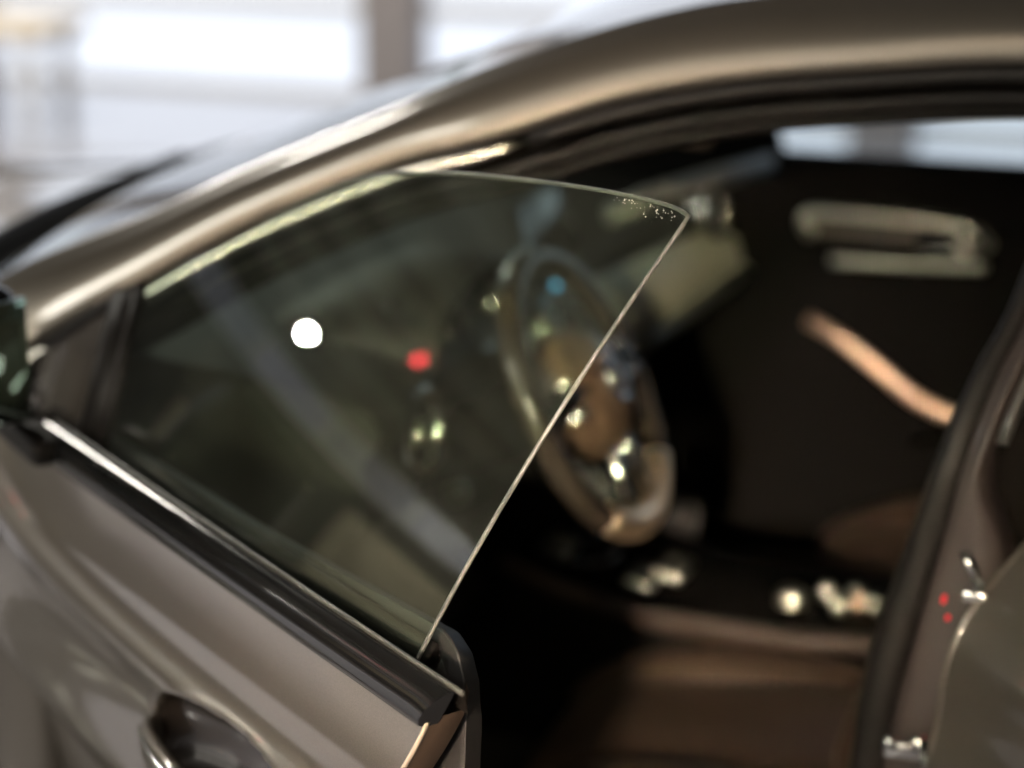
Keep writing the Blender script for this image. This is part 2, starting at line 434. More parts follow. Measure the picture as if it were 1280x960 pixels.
def wheel(x, y):
    s = 1 if y > 0 else -1
    o = link('wheel', lathe([(.22, .10), (.29, .105), (.325, .08), (.33, 0), (.325, -.08), (.29, -.105), (.22, -.10)], facing((x, y, .33), (0, s, 0)), 40), M['tyre'], car)
    bm = lathe([(.225, .09), (.215, .06), (.205, -.06)], facing((x, y, .33), (0, s, 0)), 40)
    for k in range(5):
        a = 2 * math.pi * k / 5
        d = Vector((math.cos(a), 0, math.sin(a)))
        tube([Vector((x, y + s * .085, .33)) + d * .03, Vector((x, y + s * .075, .33)) + d * .22], .026, .012, 8, bm=bm, up=(0, 1, 0))
    lathe([(0, .10), (.05, .09), (.06, .06)], facing((x, y, .33), (0, s, 0)), 20, bm=bm)
    link('rim', bm, M['alu'], o)
for x in (0, 2.70):
    for y in (-.78, .78): wheel(x, y)

# sills, floor pan, firewall
for s in (-1, 1):
    link('rocker', rbox((1.9, .14, .18), T(Vector((1.42, s * .79, .29))), .03, 4), M['paint'], car)
link('floor_pan', rbox((2.5, 1.46, .04), T(Vector((1.55, 0, .26))), .01), M['carpet'], car)
link('firewall', rbox((.06, 1.46, .72), T(Vector((.42, 0, .62))), .01), M['carpet'], car)
# hinge pillars in body colour
for s in (-1, 1):
    link('hinge_pillar', rbox((.13, .12, .66), T(Vector((.50, s * .775, .60))), .025, 4), M['paint'], car)

# aperture seals: glossy outer strip along the A pillar and roof, two dark rubber lips behind it
def off(pts, dx, dy, dz): return [p + Vector((dx, dy, dz)) for p in pts]
ap = [p for p in lo if .50 < p.x < 2.6]
link('weatherstrip', tube(off([p for p in ap if p.x > 1.10], .002, .003, -.013), .009, .010, 16), M['rubber'], car)
link('trim_strip', tube(off([p for p in ap if p.x < 1.13], .002, .003, -.013), .009, .010, 16, taper=lambda t: min(1, .25 + (1 - t) * 6)), mat('satin_trim_highlight', (.50, .49, .44), .26, metal=1, noise_amt=.1), car)  # bright metal builds in the seal's lamp streak, cut where it fades
link('aperture_seal', tube(off(ap, .008, .040, -.042), .012, .012, 12), M['rubber'], car)
link('aperture_seal', tube(off(ap, .010, .070, -.062), .010, .010, 12), M['rubber'], car)
link('pillar_cover', grid([[p + Vector((.01, .03, -.01)), p + Vector((.02, .07, -.05)), p + Vector((.03, .13, -.045)), p + Vector((.03, .17, .0))] for p in ap]), M['headliner'], car)
far = [mir(p) for p in ap]
link('pillar_cover', grid([[p + Vector((.0, -.02, .0)), p + Vector((.01, -.07, -.05)), p + Vector((.02, -.13, -.045)), p + Vector((.02, -.17, .0))] for p in far]), M['headliner'], car)
# headliner
rows = []
for i in range(NR + 1):
    e = hi[i]
    if e.x < 1.02 or e.x > 2.7: continue
    rows.append([Vector((e.x - .03 * (1 - s * s), (e.y + .06) * s, e.z - .055 + .035 * (1 - s * s))) for s in [1 - k / 8 for k in range(17)]])
link('headliner', grid(rows), M['headliner'], car)
link('header_panel', rbox((.12, .80, .03), T(Vector((1.13, 0, 1.335))) @ rot(R(-12), 'Y'), .012), M['headliner'], car)
for y in (-.34, .34):
    link('sun_visor', rbox((.16, .40, .018), T(Vector((1.17, y, 1.358))) @ rot(R(-8), 'Y'), .008), M['headliner'], car)
rm = link('rear_view_mirror', rbox((.05, .24, .07), T(Vector((1.02, .0, 1.27))) @ rot(R(12), 'Z'), .02, 4), M['gloss_black'], car)
link('stem', tube([(1.0, 0, 1.27), (.975, 0, 1.305)], .012), M['plastic'], rm)

# ------------------------------------------------------------------ B pillars
LEAD = [(.30, 1.560, -.80), (.45, 1.562, -.83), (.643, 1.589, -.84), (.759, 1.610, -.845), (.889, 1.637, -.84), (.985, 1.657, -.835), (1.07, 1.680, -.792), (1.128, 1.703, -.747), (1.25, 1.735, -.668), (1.36, 1.76, -.592)]
lead = cr([(x, y, z) for z, x, y in LEAD], 40)
def width(z): return interp([(.3, .13), (.65, .105), (.80, .085), (.89, .062), (.97, .016), (1.03, .016), (1.15, .022), (1.4, .03)], z)
for s in (-1, 1):
    def f(p): return Vector((p.x, p.y * (1 if s < 0 else -1), p.z))
    rows = []
    for p in lead:
        w_ = width(p.z)
        rows.append([f(p + Vector(q)) for q in ((.002, .05, 0), (0, .012, 0), (.006, .002, 0), (.016, 0, 0), (w_ * .5 + .008, -.002, 0), (w_ + .004, 0, 0), (w_ + .012, .012, 0), (w_ + .014, .06, 0))])
    bp = link('centre_pillar', grid(rows), M['jamb'], car)
    # dark rubber seal on the leading edge, inner cover behind it
    link('pillar_seal', tube([f(p + Vector((-.006 - .012 * max(0, 1 - abs(p.z - .75) / .35), .018, 0))) for p in lead], .016, .016, 10, up=(0, 1, 0), taper=lambda t: .85 + .6 * math.sin(math.pi * min(1, t * 1.25)) ** 2), M['rubber'], bp)
    link('inner_cover', grid([[f(p + Vector((-.004, .03, 0))), f(p + Vector((.0, .075, 0))), f(p + Vector((.06, .10, 0))), f(p + Vector((.15, .09, 0)))] for p in lead]), M['headliner'], bp)
    link('glass_run', tube([f(p + Vector((width(p.z) + .018, .004, .0))) for p in lead if p.z > .985], .007, .007, 8, up=(0, 1, 0)), M['lip'], bp)
    # striker and hinge hardware on the pillar
    bm = rbox((.028, .010, .013), T(f(Vector((1.684, -.868, .855)))), .004)
    tube([f(Vector((1.672, -.868, .90))), f(Vector((1.678, -.885, .90))), f(Vector((1.690, -.872, .865)))], .006, .006, 8, bm=bm)
    link('striker', bm, M['chrome'], bp)
    bm = rbox((.045, .012, .02), T(f(Vector((1.618, -.868, .672)))), .005)
    for dx, dz in ((-.014, .008), (.016, .012), (.028, -.008)):
        lathe([(0, .012), (.008, .010), (.009, 0)], facing(f(Vector((1.618 + dx, -.868, .672 + dz))), (0, -1 if s < 0 else 1, 0)), 12, bm=bm)
    link('hinge', bm, M['chrome'], bp)
    for x_, z_, h_ in ((1.650, .842, .010), (1.655, .822, .006), (1.652, .705, .026)):
        link('red_reflection', rbox((.005, .006, h_), T(f(Vector((x_, -.852, z_)))) @ rot(R(9), 'Y'), .002, 2), M['red'], bp)  # small glowing bars standing in for red light reflected on the pillar

# ------------------------------------------------------------------ door skins
CREASE = [(-.70, .11), (-.50, .092), (-.35, .080), (-.25, .060), (-.20, .034), (-.17, .012), (-.155, -.004), (-.147, -.0085), (-.135, -.0085), (-.12, -.0055), (-.09, .001), (-.06, .003), (-.04, -.002), (-.02, -.012), (-.008, -.0175), (.0, -.0192), (.006, -.0175), (.012, -.0110), (.019, -.0030), (.027, .0010), (.045, .0030), (.06, .0045), (.10, .010), (.13, .016), (.16, .026)]
def skin_n(h): return interp(CREASE, h)
def smooth_tab(f, h, w=.012):
    return sum(f(h + w * k) * g for k, g in ((-1.2, .1), (-.6, .25), (0, .3), (.6, .25), (1.2, .1)))
def crease_z(l): return .800 + .100 * math.exp(-max(0, l) / .19)

fd = empty('front_door', (.50, -.87, 0), R(-39), car)
fd['label'] = 'open driver door'
BC, BA, BB = (.694, .734), .188, .078           # handle bowl: centre and half axes
def end_l(z): return 1.040 - (.55 * (.93 - z) if z > .78 else .0825 + .12 * (.78 - z))
rows = []
NL, NZ = 300, 210
for i in range(NL + 1):
    r = []
    for j in range(NZ + 1):
        z = .26 + (.930 - .26) * j / NZ
        l = .015 + (end_l(z) - .015) * i / NL
        cz, rz = crease_z(l), .640 + .045 * math.exp(-max(0, l) / .15)
        h = z - cz
        if z < rz: h = -.147 + (z - rz)
        elif h < -.06: h = -.06 - .087 * (cz - .06 - z) / (cz - .06 - rz)
        n = smooth_tab(skin_n, h)
        top = max(0, (z - .86) / .07); n = n * (1 - top) + top * .018 if top < 1 else .018
        # bowl
        a = l - BC[0]; b_ = z - BC[1]; ca, sa = math.cos(.05), math.sin(.05)
        u, v_ = (a * ca + b_ * sa) / BA, (-a * sa + b_ * ca) / BB
        q = (abs(u) ** 2.3 + abs(v_) ** 2.3) ** (1 / 2.3)
        if q < 1.15:
            d = .062 * max(0, 1 - q ** 2.2) ** .8 if q < 1 else 0
            rim = -.0035 * math.exp(-((q - 1.02) / .05) ** 2)
            flat = -.004
            k = 1 / (1 + math.exp((q - 1.0) / .03))
            n = n * (1 - k) + flat * k + d + rim
        r.append(Vector((l, n, z)))
    rows.append(r)
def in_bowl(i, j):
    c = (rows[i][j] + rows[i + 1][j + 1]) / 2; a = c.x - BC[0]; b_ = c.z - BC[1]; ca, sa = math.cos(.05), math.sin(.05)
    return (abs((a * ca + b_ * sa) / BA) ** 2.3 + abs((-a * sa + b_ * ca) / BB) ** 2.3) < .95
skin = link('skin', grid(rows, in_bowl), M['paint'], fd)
link('handle_recess', grid(rows, lambda i, j: not in_bowl(i, j)), mat('recess_dark_reflection', (.015, .012, .010), .16, spec=.4, coat=.5), fd)  # body paint darkened in colour for the dark surroundings the bowl reflects
rear_edge = rows[-1]
link('hem', tube(off(rear_edge, .0005, .003, 0), .0018, .003, 8, up=(0, 1, 0)), mat('bare_paint_edge', (.52, .45, .36), .3, metal=.3, coat=1), fd)
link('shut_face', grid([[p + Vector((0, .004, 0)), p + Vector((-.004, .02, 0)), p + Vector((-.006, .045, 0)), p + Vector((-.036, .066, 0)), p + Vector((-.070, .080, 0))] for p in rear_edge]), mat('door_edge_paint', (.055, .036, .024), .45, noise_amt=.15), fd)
# pull handle across the bowl
hp = cr([(.509, .004, .728), (.537, -.020, .730), (.60, -.034, .729), (.68, -.040, .725), (.76, -.036, .722), (.83, -.022, .720), (.862, .0, .720)], 36)
hd = link('handle', tube(hp, .011, .026, 20, up=(0, 0, 1), taper=lambda t: .55 + .45 * math.sin(math.pi * (t * .9 + .05)) ** .6), M['paint'], fd)
link('handle_strip', tube([p + Vector((0, -.008, .013)) for p in hp[3:-3]], .0035, .004, 8), M['chrome'], fd)
link('lock_cover', rbox((.05, .03, .042), T(Vector((.868, -.008, .724))) @ rot(R(-8), 'Z'), .012, 4), M['paint'], fd)

# belt trim: gloss black moulding, thin lip, rubber ledge and inner seal
PROF = [(.020, .924), (.012, .929), (.0085, .938), (.0095, .948), (.014, .957), (.022, .9635), (.029, .9655), (.0325, .964), (.033, .955), (.033, .925)]
rows = []
for k in range(41):
    rows.append([Vector((.175 + (.862 + max(0, z - .924) * .75) * k / 40, n, z + .004 * (1 - k / 40) ** 2)) for n, z in PROF + PROF[:1]])
bm = grid(rows)
bmesh.ops.remove_doubles(bm, verts=bm.verts, dist=1e-6)
bmesh.ops.holes_fill(bm, edges=bm.edges, sides=12)
split(link('belt_trim', bm, M['gloss_black'], fd), 45)
link('seal_lip', tube([(l, .034, .9665 + .004 * (1 - l) ** 2) for l in [.18 + .898 * k / 40 for k in range(41)]], .0022, .0026, 8), M['lip'], fd)
link('belt_ledge', grid([[Vector((l, .035, .963)), Vector((l, .046, .958)), Vector((l, .056, .950)), Vector((l, .058, .93))] for l in [.2 + .845 * k / 30 for k in range(31)]]), M['rubber'], fd)
link('inner_belt_seal', tube([(l, .078, .948) for l in (.22, .5, .8, .95)], .008, .012, 10), M['rubber'], fd)

# raised window pane, curved, with a ground edge
def gn(z): return .060 + .42 * (z - .95) + .50 * (z - .95) ** 2
TOP = cr([(.172, 1.098), (.23, 1.137), (.32, 1.177), (.41, 1.226), (.495, 1.270), (.558, 1.291), (.652, 1.308), (.758, 1.320), (.885, 1.330), (.975, 1.333), (1.028, 1.332)], 64)
TOP = [Vector((p[0], p[1], 0)) for p in TOP]
LOW = [(.239 + (.958 - .239) * k / 64, .930) for k in range(65)]
def corner(l, z):                                # rounded top rear corner
    return l, z
rows = []
NG = 40
for k in range(65):
    t = TOP[k]; lb = .239 + (.958 - .239) * k / 64
    r = []
    for j in range(NG + 1):
        s = j / NG; z = .930 + (t.y - .930) * s
        # rear edge bows slightly
        l = lb + (t.x - lb) * s + (.006 * math.sin(math.pi * s) * (k / 64) ** 6)
        r.append(Vector((l, gn(z) + .10 * ((l - .62) ** 2 - .16), z)))
    rows.append(r)
# soften the sharp corner
for i in range(58, 65):
    for j in range(34, NG + 1):
        a, c = (i - 58) / 6, (j - 34) / 6
        f_ = (a * c) ** 6
        p = rows[i][j]; p.x -= .003 * f_; p.z -= .003 * f_; p.y = gn(p.z) + .10 * ((p.x - .62) ** 2 - .16)
gp = link('window_pane', grid(rows), M['glass'], fd)
split(thick(gp, .0044, 0, M['edge']))
# polished rim catching the light along the top and rear edges
rim = [r[-1] for r in rows[18:]] + [p for p in reversed(rows[-1][2:-1])]
link('pane_edge', tube([p + Vector((0, 0, 0)) for p in rim], .0021, .0021, 8, up=(0, 1, 0)), M['edge'], fd)
# beads of water along the rim beside the corner
bm = bmesh.new()
for k in range(46):
    s = random.random() ** .7; i = 57 + 6.6 * s
    a = rows[int(i)][-1]; b2 = rows[min(64, int(i) + 1)][-1]; p = a.lerp(b2, i - int(i))
    dz = .002 + abs(random.gauss(0, .0035)); p = p + Vector((0, 0, -dz)); p.y = gn(p.z) + .10 * ((p.x - .62) ** 2 - .16) - .003
    bmesh.ops.create_icosphere(bm, subdivisions=1, radius=random.uniform(.0003, .0008), matrix=T(p))
tag(link('water_beads', bm, mat('dried_water_spots', (.6, .62, .58), .25), fd), kind='stuff')

# sail triangle, division seals and mirror
def gp_(l, z, d=0): return Vector((l, gn(z) - .004 - d, z))
link('sail_panel', grid([[gp_(.02 + .010 * 0, 1.000), gp_(.060, .950), ], [gp_(.10, 1.055), gp_(.13, .950)], [gp_(.178, 1.100), gp_(.205, .955)]]), mat('sail_gloss_panel', (.05, .045, .04), .18, coat=.6), fd)
link('division_seal', tube([gp_(.236, .950, .004), gp_(.215, 1.02, .004), gp_(.180, 1.105, .004)], .020, .008, 10), M['rubber'], fd)
link('division_seal', tube([gp_(.262, .950, .001), gp_(.236, 1.03, .001), gp_(.196, 1.115, .001)], .008, .006, 10), M['rubber'], fd)
link('sail_edge_seal', tube([gp_(-.02, .985, .003), gp_(.06, 1.035, .003), gp_(.12, 1.072, .003), gp_(.20, 1.118, .003)], .007, .006, 10), M['rubber'], fd)
link('mirror_base', rbox((.20, .05, .03), T(Vector((.135, .010, .955))) @ rot(R(4), 'Y'), .012, 4), M['rubber'], fd)
link('mirror_arm', tube([(.16, .0, .985), (.19, -.02, .995), (.22, -.07, 1.01)], .024, .018, 14), M['paint'], fd)
mm = T(Vector((.222, -.116, 1.065))) @ rot(R(20), 'Z')
mh = subd(link('mirror_housing', rbox((.10, .205, .165), mm, .035, 4), M['gloss_black'], fd), 1)
link('mirror_cap', rbox((.06, .19, .14), mm @ T(Vector((-.035, 0, .008))), .03, 4), M['paint'], fd)
link('mirror_glass', rbox((.006, .178, .135), mm @ T(Vector((.050, 0, 0))), .002, 2), M['mirror'], fd)

# inner door card
pts = [(.16, .30), (.93, .30), (.96, .50), (.985, .80), (.992, .90), (.990, .935), (.978, .958), (.955, .970), (.92, .968), (.60, .955), (.20, .95)]
bm = bmesh.new()
fr_ = [bm.verts.new((l, .088, z)) for l, z in pts]; bk = [bm.verts.new((l - .03, .122, z - .02)) for l, z in pts]
bm.faces.new(fr_); bm.faces.new(bk)
for a in range(len(pts)): bm.faces.new((fr_[a], fr_[(a + 1) % len(pts)], bk[(a + 1) % len(pts)], bk[a]))
bmesh.ops.bevel(bm, geom=bm.edges[:], offset=.005, segments=3, affect='EDGES', profile=.5)
link('inner_panel', bm, M['card'], fd)
link('latch_box', rbox((.05, .04, .16), T(Vector((.945, .05, .66))), .006), M['chrome'], fd)
link('armrest', rbox((.46, .07, .06), T(Vector((.60, .17, .72))), .02, 4), M['card'], fd)
gm = link('speaker_panel', lathe([(0, .003), (.045, .003), (.05, .0)], facing((.915, .088, .905), (0, -1, 0)), 28), M['card'], fd)

# ------------------------------------------------------------------ rear door, also swung open
rd = empty('rear_door', (1.66, -.90, 0), R(-43), car)
rd['label'] = 'open rear door'
RPROF = [(.05, .28), (.0, .36), (-.02, .45), (-.019, .56), (-.015, .64), (-.013, .682), (-.003, .726), (.002, .771), (.015, .814), (.034, .844), (.059, .868), (.098, .902), (.132, .925), (.152, .932)]
pr = cr([(0, n, z) for n, z in RPROF], 50)
rows = []
for i in range(41):
    l = .000 + .98 * i / 40
    rows.append([Vector((l, p.y + .010 * math.exp(-((p.z - .70) / .03) ** 2) * min(1, l / .1) - .012 * math.exp(-((p.z - .80) / .02) ** 2) * min(1, l / .12), p.z)) for p in pr])
link('skin', grid(rows), M['paint'], rd)
link('hem', tube([p + Vector((-.001, .003, 0)) for p in rows[0]], .0045, .0045, 10, up=(0, 1, 0)), M['paint'], rd)
link('shut_face', grid([[p + Vector((.0, .004, 0)), p + Vector((.006, .018, 0)), p + Vector((.004, .05, -.01)), p + Vector((.012, .09, -.02))] for p in rows[0]]), M['rubber'], rd)
link('belt_trim', rbox((.90, .02, .03), T(Vector((.50, .178, .945))), .006), M['gloss_black'], rd)
link('inner_panel', rbox((.88, .05, .62), T(Vector((.52, .20, .58))), .02, 3), M['card'], rd)
gl2 = link('window_pane', grid([[Vector((l, .19 + .5 * (z - .94), z)) for z in (.93, 1.05, 1.17, 1.28 - .10 * max(0, l - .4))] for l in [.10 + .75 * k / 10 for k in range(11)]]), M['glass'], rd)
thick(gl2, .004, 0, M['edge'])
link('handle', tube(cr([(.66, -.01, .80), (.70, -.04, .80), (.80, -.045, .795), (.88, -.035, .79), (.90, -.01, .79)], 20), .011, .016, 12), M['paint'], rd)

# rear quarters, tail and rear window
for s in (-1, 1):
    rows = []
    for i in range(31):
        x = 2.42 + 1.35 * i / 30
        rows.append([Vector((x, s * (.86 + .025 * math.exp(-((z - .75) / .1) ** 2) - .12 * max(0, (z - .80) / .25) ** 1.5 - .16 * max(0, (x - 3.2) / .57) ** 2), z)) for z in [.24 + .82 * j / 24 for j in range(25)]])
    def skip(i, j):
        c = (old[i][j] + old[i + 1][j + 1]) / 2; return (c.x - 2.70) ** 2 + (c.z - .33) ** 2 < .36 ** 2
    old = [[p.copy() for p in r] for r in rows]
    for r in rows:
        for p in r: arch(p, 2.70)
    link('quarter_panel', grid(rows, skip), M['paint'], car)
    if s > 0:
        rows = [[Vector((x, .86 + .02 * math.exp(-((z - .76) / .08) ** 2) - .03 * max(0, (z - .85) / .1), z)) for z in [.26 + .69 * j / 20 for j in range(21)]] for x in [1.665 + .755 * i / 16 for i in range(17)]]
        link('rear_passenger_door', grid(rows), M['paint'], car)
        link('rear_passenger_pane', grid([[Vector((x, .80 - .56 * (z - .97), z)) for z in (.97, 1.1, 1.22, 1.33 - .16 * max(0, x - 2.1))] for x in [1.70 + .85 * k / 8 for k in range(9)]]), M['blueglass'], car)
rows = [[Vector((2.60 + .75 * t, y, 1.40 - .36 * t + .03 * (1 - (y / .62) ** 2))) for y in [-.62 + 1.24 * j / 10 for j in range(11)]] for t in [k / 8 for k in range(9)]]
link('rear_window', grid(rows), M['wglass'], car)
rows = [[Vector((3.30 + .5 * t, y * (1 - .08 * t), 1.05 - .05 * t - (.5 * max(0, t - .85) / .15) + .01 * (1 - (y / .74) ** 2))) for y in [-.74 + 1.48 * j / 10 for j in range(11)]] for t in [k / 12 for k in range(13)]]
link('trunk_lid', grid(rows), M['paint'], car)

# ------------------------------------------------------------------ passenger door seen across the cabin
pd = empty('passenger_door', (0, 0, 0), 0, car)
rows = [[Vector((x, y, z)) for y, z in ((.70, .30), (.735, .40), (.735, .55), (.715, .66), (.735, .78), (.745, .90), (.735, .98), (.745, 1.003), (.80, 1.0), (.85, .95))] for x in [.62 + 1.05 * i / 12 for i in range(13)]]
link('inner_panel', grid(rows), M['plastic'], pd)
rows = [[Vector((x, .86 + .02 * math.exp(-((z - .76) / .08) ** 2) - .03 * max(0, (z - .85) / .1), z)) for z in [.26 + .69 * j / 20 for j in range(21)]] for x in [.50 + 1.15 * i / 16 for i in range(17)]]
link('skin', grid(rows), M['paint'], pd)
ptop = [(x, interp([(p.x, p.z) for p in lo], x) - .02) for x in [1.08 + .60 * k / 10 for k in range(11)]]
link('window_pane', grid([[Vector((x, .80 - .56 * (z - .97), z)) for z in (.98, .98 + (zt - .98) * .33, .98 + (zt - .98) * .66, zt)] for x, zt in ptop]), M['blueglass'], pd)
# black sail and mirror foot filling the front corner of the window
sp = bmesh.new(); q = [(.60, .80, .98), (1.105, .785, .985), (1.085, .74, 1.10), (1.06, .69, 1.20), (1.02, .65, 1.255), (.75, .74, 1.12)]
a = [sp.verts.new(p) for p in q]; b3 = [sp.verts.new((p[0], p[1] - .03, p[2])) for p in q]
sp.faces.new(a); sp.faces.new(b3)
for k in range(6): sp.faces.new((a[k], a[(k + 1) % 6], b3[(k + 1) % 6], b3[k]))
link('sail_panel', sp, M['plastic'], pd, smooth=False)
link('tweeter_cover', rbox((.050, .012, .030), T(Vector((.975, .655, 1.04))), .006), M['copper'], pd)
# trim recess with release lever
def ring(c, a, b_, n=40, pw=3.2):
    out = []
    for k in range(n):
        t = 2 * math.pi * k / n; ct, st = math.cos(t), math.sin(t)
        out.append(Vector((c[0] + a * math.copysign(abs(ct) ** (2 / pw), ct), c[1], c[2] + b_ * math.copysign(abs(st) ** (2 / pw), st))))
    return out
link('handle_bezel', tube(cr([(1.165, .722, .868), (1.150, .722, .890), (1.165, .722, .908), (1.25, .720, .911), (1.36, .720, .907), (1.43, .722, .897), (1.465, .728, .868)], 40), .0095, .0115, 12, up=(0, 1, 0)), M['alu'], pd)
link('handle_bezel', tube(cr([(1.20, .722, .828), (1.28, .720, .830), (1.38, .720, .833), (1.46, .722, .836)], 20), .008, .010, 12, up=(0, 1, 0)), M['alu'], pd)
link('release_lever', tube([(1.36, .712, .856), (1.39, .705, .860), (1.425, .700, .868)], .008, .015, 12, up=(0, 1, 0)), M['chrome'], pd)
link('release_knob', lathe([(0, .015), (.009, .013), (.015, 0), (.012, -.015)], facing((1.430, .692, .872), (.1, -1, .35)), 20), mat('satin_knob', (.95, .92, .84), .30, metal=.9), pd)
link('insert_panel', rbox((.19, .012, .05), T(Vector((1.245, .732, .885))), .005), mat('dark_recess_trim', (.018, .016, .012), .5), pd)
link('pull_handle', tube(cr([(1.165, .715, .722), (1.22, .70, .700), (1.29, .695, .655), (1.35, .695, .610), (1.41, .70, .582), (1.47, .71, .575)], 30), .0115, .011, 14, up=(0, 1, 0)), M['copper'], pd)
link('armrest', rbox((.45, .08, .05), T(Vector((1.58, .69, .52))), .02, 4), M['plastic'], pd)

# ------------------------------------------------------------------ dashboard
DP = [(.36, .95), (.48, .985), (.62, .995), (.76, .985), (.87, .965), (.925, .945), (.94, .92), (.93, .90), (.915, .885), (.915, .80), (.88, .77), (.855, .70), (.85, .60), (.88, .50), (.80, .42)]
dash = None
rows = []
for k in range(33):
    y = -.715 + 1.43 * k / 32
    e = max(0, (abs(y) - .62) / .095)
    rows.append([Vector((x - .06 * (y / .72) ** 2 * 0 - .03 * e * e + .05 * abs(y / .72) ** 3 * (1 if x > .8 else 0), y, z - .01 * e)) for x, z in DP])
dashm = mat('dark_grey_dash', (.022, .021, .019), .6, spec=.3, noise_amt=.2, noise_scale=30)
dash = link('dashboard', grid(rows), dashm, car)
for r in (rows[0], rows[-1]):
    bm = bmesh.new(); bm.faces.new([bm.verts.new(p) for p in r]); link('dash_end', bm, dashm, dash, smooth=False)
gd = mat('grey_dash_trim', (.34, .33, .27), .40, metal=.4, noise_amt=.2)
link('trim_insert', grid([[Vector((.965, y, .90)) + Vector((.16 * (y - .3), 0, 0)), Vector((.995, y, .85)) + Vector((.2 * (y - .3), 0, .08 * (y - .3))), Vector((1.005, y, .80)) + Vector((.21 * (y - .3), 0, .1 * (y - .3)))] for y in [.16 + .46 * k / 12 for k in range(13)]]), gd, dash)
link('trim_strip', tube([(.985, .18, .772), (1.01, .30, .785), (1.045, .45, .804), (1.078, .61, .824)], .014, .012, 10), M['alu'], dash)
link('top_pad', tube([(.95, .25, .985), (.99, .40, .992), (1.045, .53, .997), (1.10, .66, 1.0)], .016, .018, 12), mat('grey_dash_pad', (.26, .26, .235), .45, noise_amt=.2), dash)
def vent(p, d, r=.052):
    o = link('air_vent', lathe([(r, -.01), (r + .006, .0), (r + .004, .010), (r - .006, .012), (r - .012, .002), (r - .012, -.03)], facing(p, d), 32), M['chrome'], car)
    m_ = facing(p, d)
    bm = lathe([(0, .012), (.014, .010), (.016, 0)], m_, 20)
    for k in range(4):
        a_ = math.pi * k / 2 + .4
        tube([m_ @ Vector((.012 * math.cos(a_), .012 * math.sin(a_), .004)), m_ @ Vector(((r - .011) * math.cos(a_), (r - .011) * math.sin(a_), .004))], .004, .003, 8, bm=bm)
    link('vane', bm, M['alu'], o)
vent((.962, -.60, .885), (.97, -.1, .15)); vent((1.02, .60, .925), (.97, -.15, .2), .045)
for y in (-.13, .0, .13): vent((.935, y, .870), (.97, 0, .2), .046)
# instrument cowl with two dials
bm = grid([[Vector((x, -.37 + .19 * math.cos(a_), z0 + hgt * math.sin(a_))) for a_ in [math.pi * k / 20 for k in range(21)]] for x, z0, hgt in ((.72, .97, .02), (.84, .965, .085), (.965, .955, .10), (.97, .95, .088), (.90, .95, .08))])
cow = link('instrument_cowl', bm, dashm, car)
link('dial_panel', rbox((.02, .33, .12), T(Vector((.905, -.37, .965))) @ rot(R(-14), 'Y'), .01), M['gloss_black'], cow)
for y in (-.455, -.285):
    link('dial_ring', lathe([(.062, 0), (.066, .004), (.062, .012), (.057, .010), (.056, 0)], facing((.918, y, .965), (.97, 0, .24)), 32), M['chrome'], cow)
link('centre_display', rbox((.012, .23, .13), T(Vector((.935, -.02, 1.005))) @ rot(R(-12), 'Y'), .006), M['gloss_black'], car)
link('lit_screen', rbox((.004, .075, .05), T(Vector((.946, .005, .955))) @ rot(R(-12), 'Y'), .002), M['screen'], car)
link('hazard_button', rbox((.010, .035, .034), T(Vector((.800, -.17, .885))), .004), M['red'], car)
for p in ((.862, -.30, .770), (.88, -.27, .69)):
    link('switch_knob', lathe([(0, .022), (.012, .022), (.016, .018), (.017, 0)], facing(p, (.9, -.2, .3)), 20), M['alu'], car)

# ------------------------------------------------------------------ steering wheel
tl = R(26); SW = Vector((1.102, -.37, .885))
sm = T(SW) @ rot(math.pi / 2 - tl, 'Y')         # local z towards the driver, local -x up the wheel
def sw(x, y, z): return sm @ Vector((-x, y, z))  # x up, y across, z towards the driver
st = link('steering_wheel', tube([sw(.185 * math.cos(a_), .185 * math.sin(a_), 0) for a_ in [2 * math.pi * k / 56 for k in range(56)]], .0185, .0185, 14, closed=True, up=tuple(sm.to_3x3() @ Vector((0, 0, 1)))), mat('black_rim_leather', (.028, .021, .017), .24, noise_amt=.2), car)
nrm = sm.to_3x3() @ Vector((0, 0, 1))
bm = lathe([(0, .050), (.035, .048), (.066, .038), (.086, .016), (.090, -.01), (.075, -.05), (.04, -.08)], T(SW) @ rot(math.pi / 2 - tl, 'Y'), 36)
link('airbag_cover', bm, M['hub'], st)
for s in (-1, 1):
    link('spoke', tube([sw(.01, s * .06, .01), sw(.012, s * .11, .012), sw(.0, s * .172, .002)], .012, .028, 12, up=tuple(nrm)), M['gloss_black'], st)
    link('spoke_bezel', tube([sw(.034, s * .075, .018), sw(.030, s * .12, .018), sw(.018, s * .165, .010)], .005, .005, 8), M['chrome'], st)
    link('spoke', tube([sw(-.06, s * .025, .01), sw(-.11, s * .032, .010), sw(-.172, s * .045, .002)], .010, .010, 12, up=tuple(nrm)), M['chrome'], st)
    for k, (bx, by) in enumerate([(.012, .092), (.012, .125), (-.012, .095), (-.012, .125), (.030, .108)]):
        link('button', lathe([(0, .008), (.006, .0075), (.009, .004), (.009, -.004)], T(sw(bx, s * by, .024)) @ sm.to_3x3().to_4x4(), 14), M['chrome'], st)
link('rim_insert', tube([sw(.185 * math.cos(a_), .185 * math.sin(a_), .004) for a_ in [math.pi * (.76 + .46 * k / 20) for k in range(21)]], 0.0195, .0195, 14, up=tuple(nrm)), mat('satin_rim_insert', (.95, .76, .54), .40, metal=1), st)
link('emblem_disc', lathe([(.026, .046), (.030, .051), (.026, .053), (.022, .050)], T(SW) @ rot(math.pi / 2 - tl, 'Y'), 28), M['chrome'], st)
link('steering_column', tube([SW - nrm * .04, SW - nrm * .30], .055, .05, 16), M['plastic'], car)
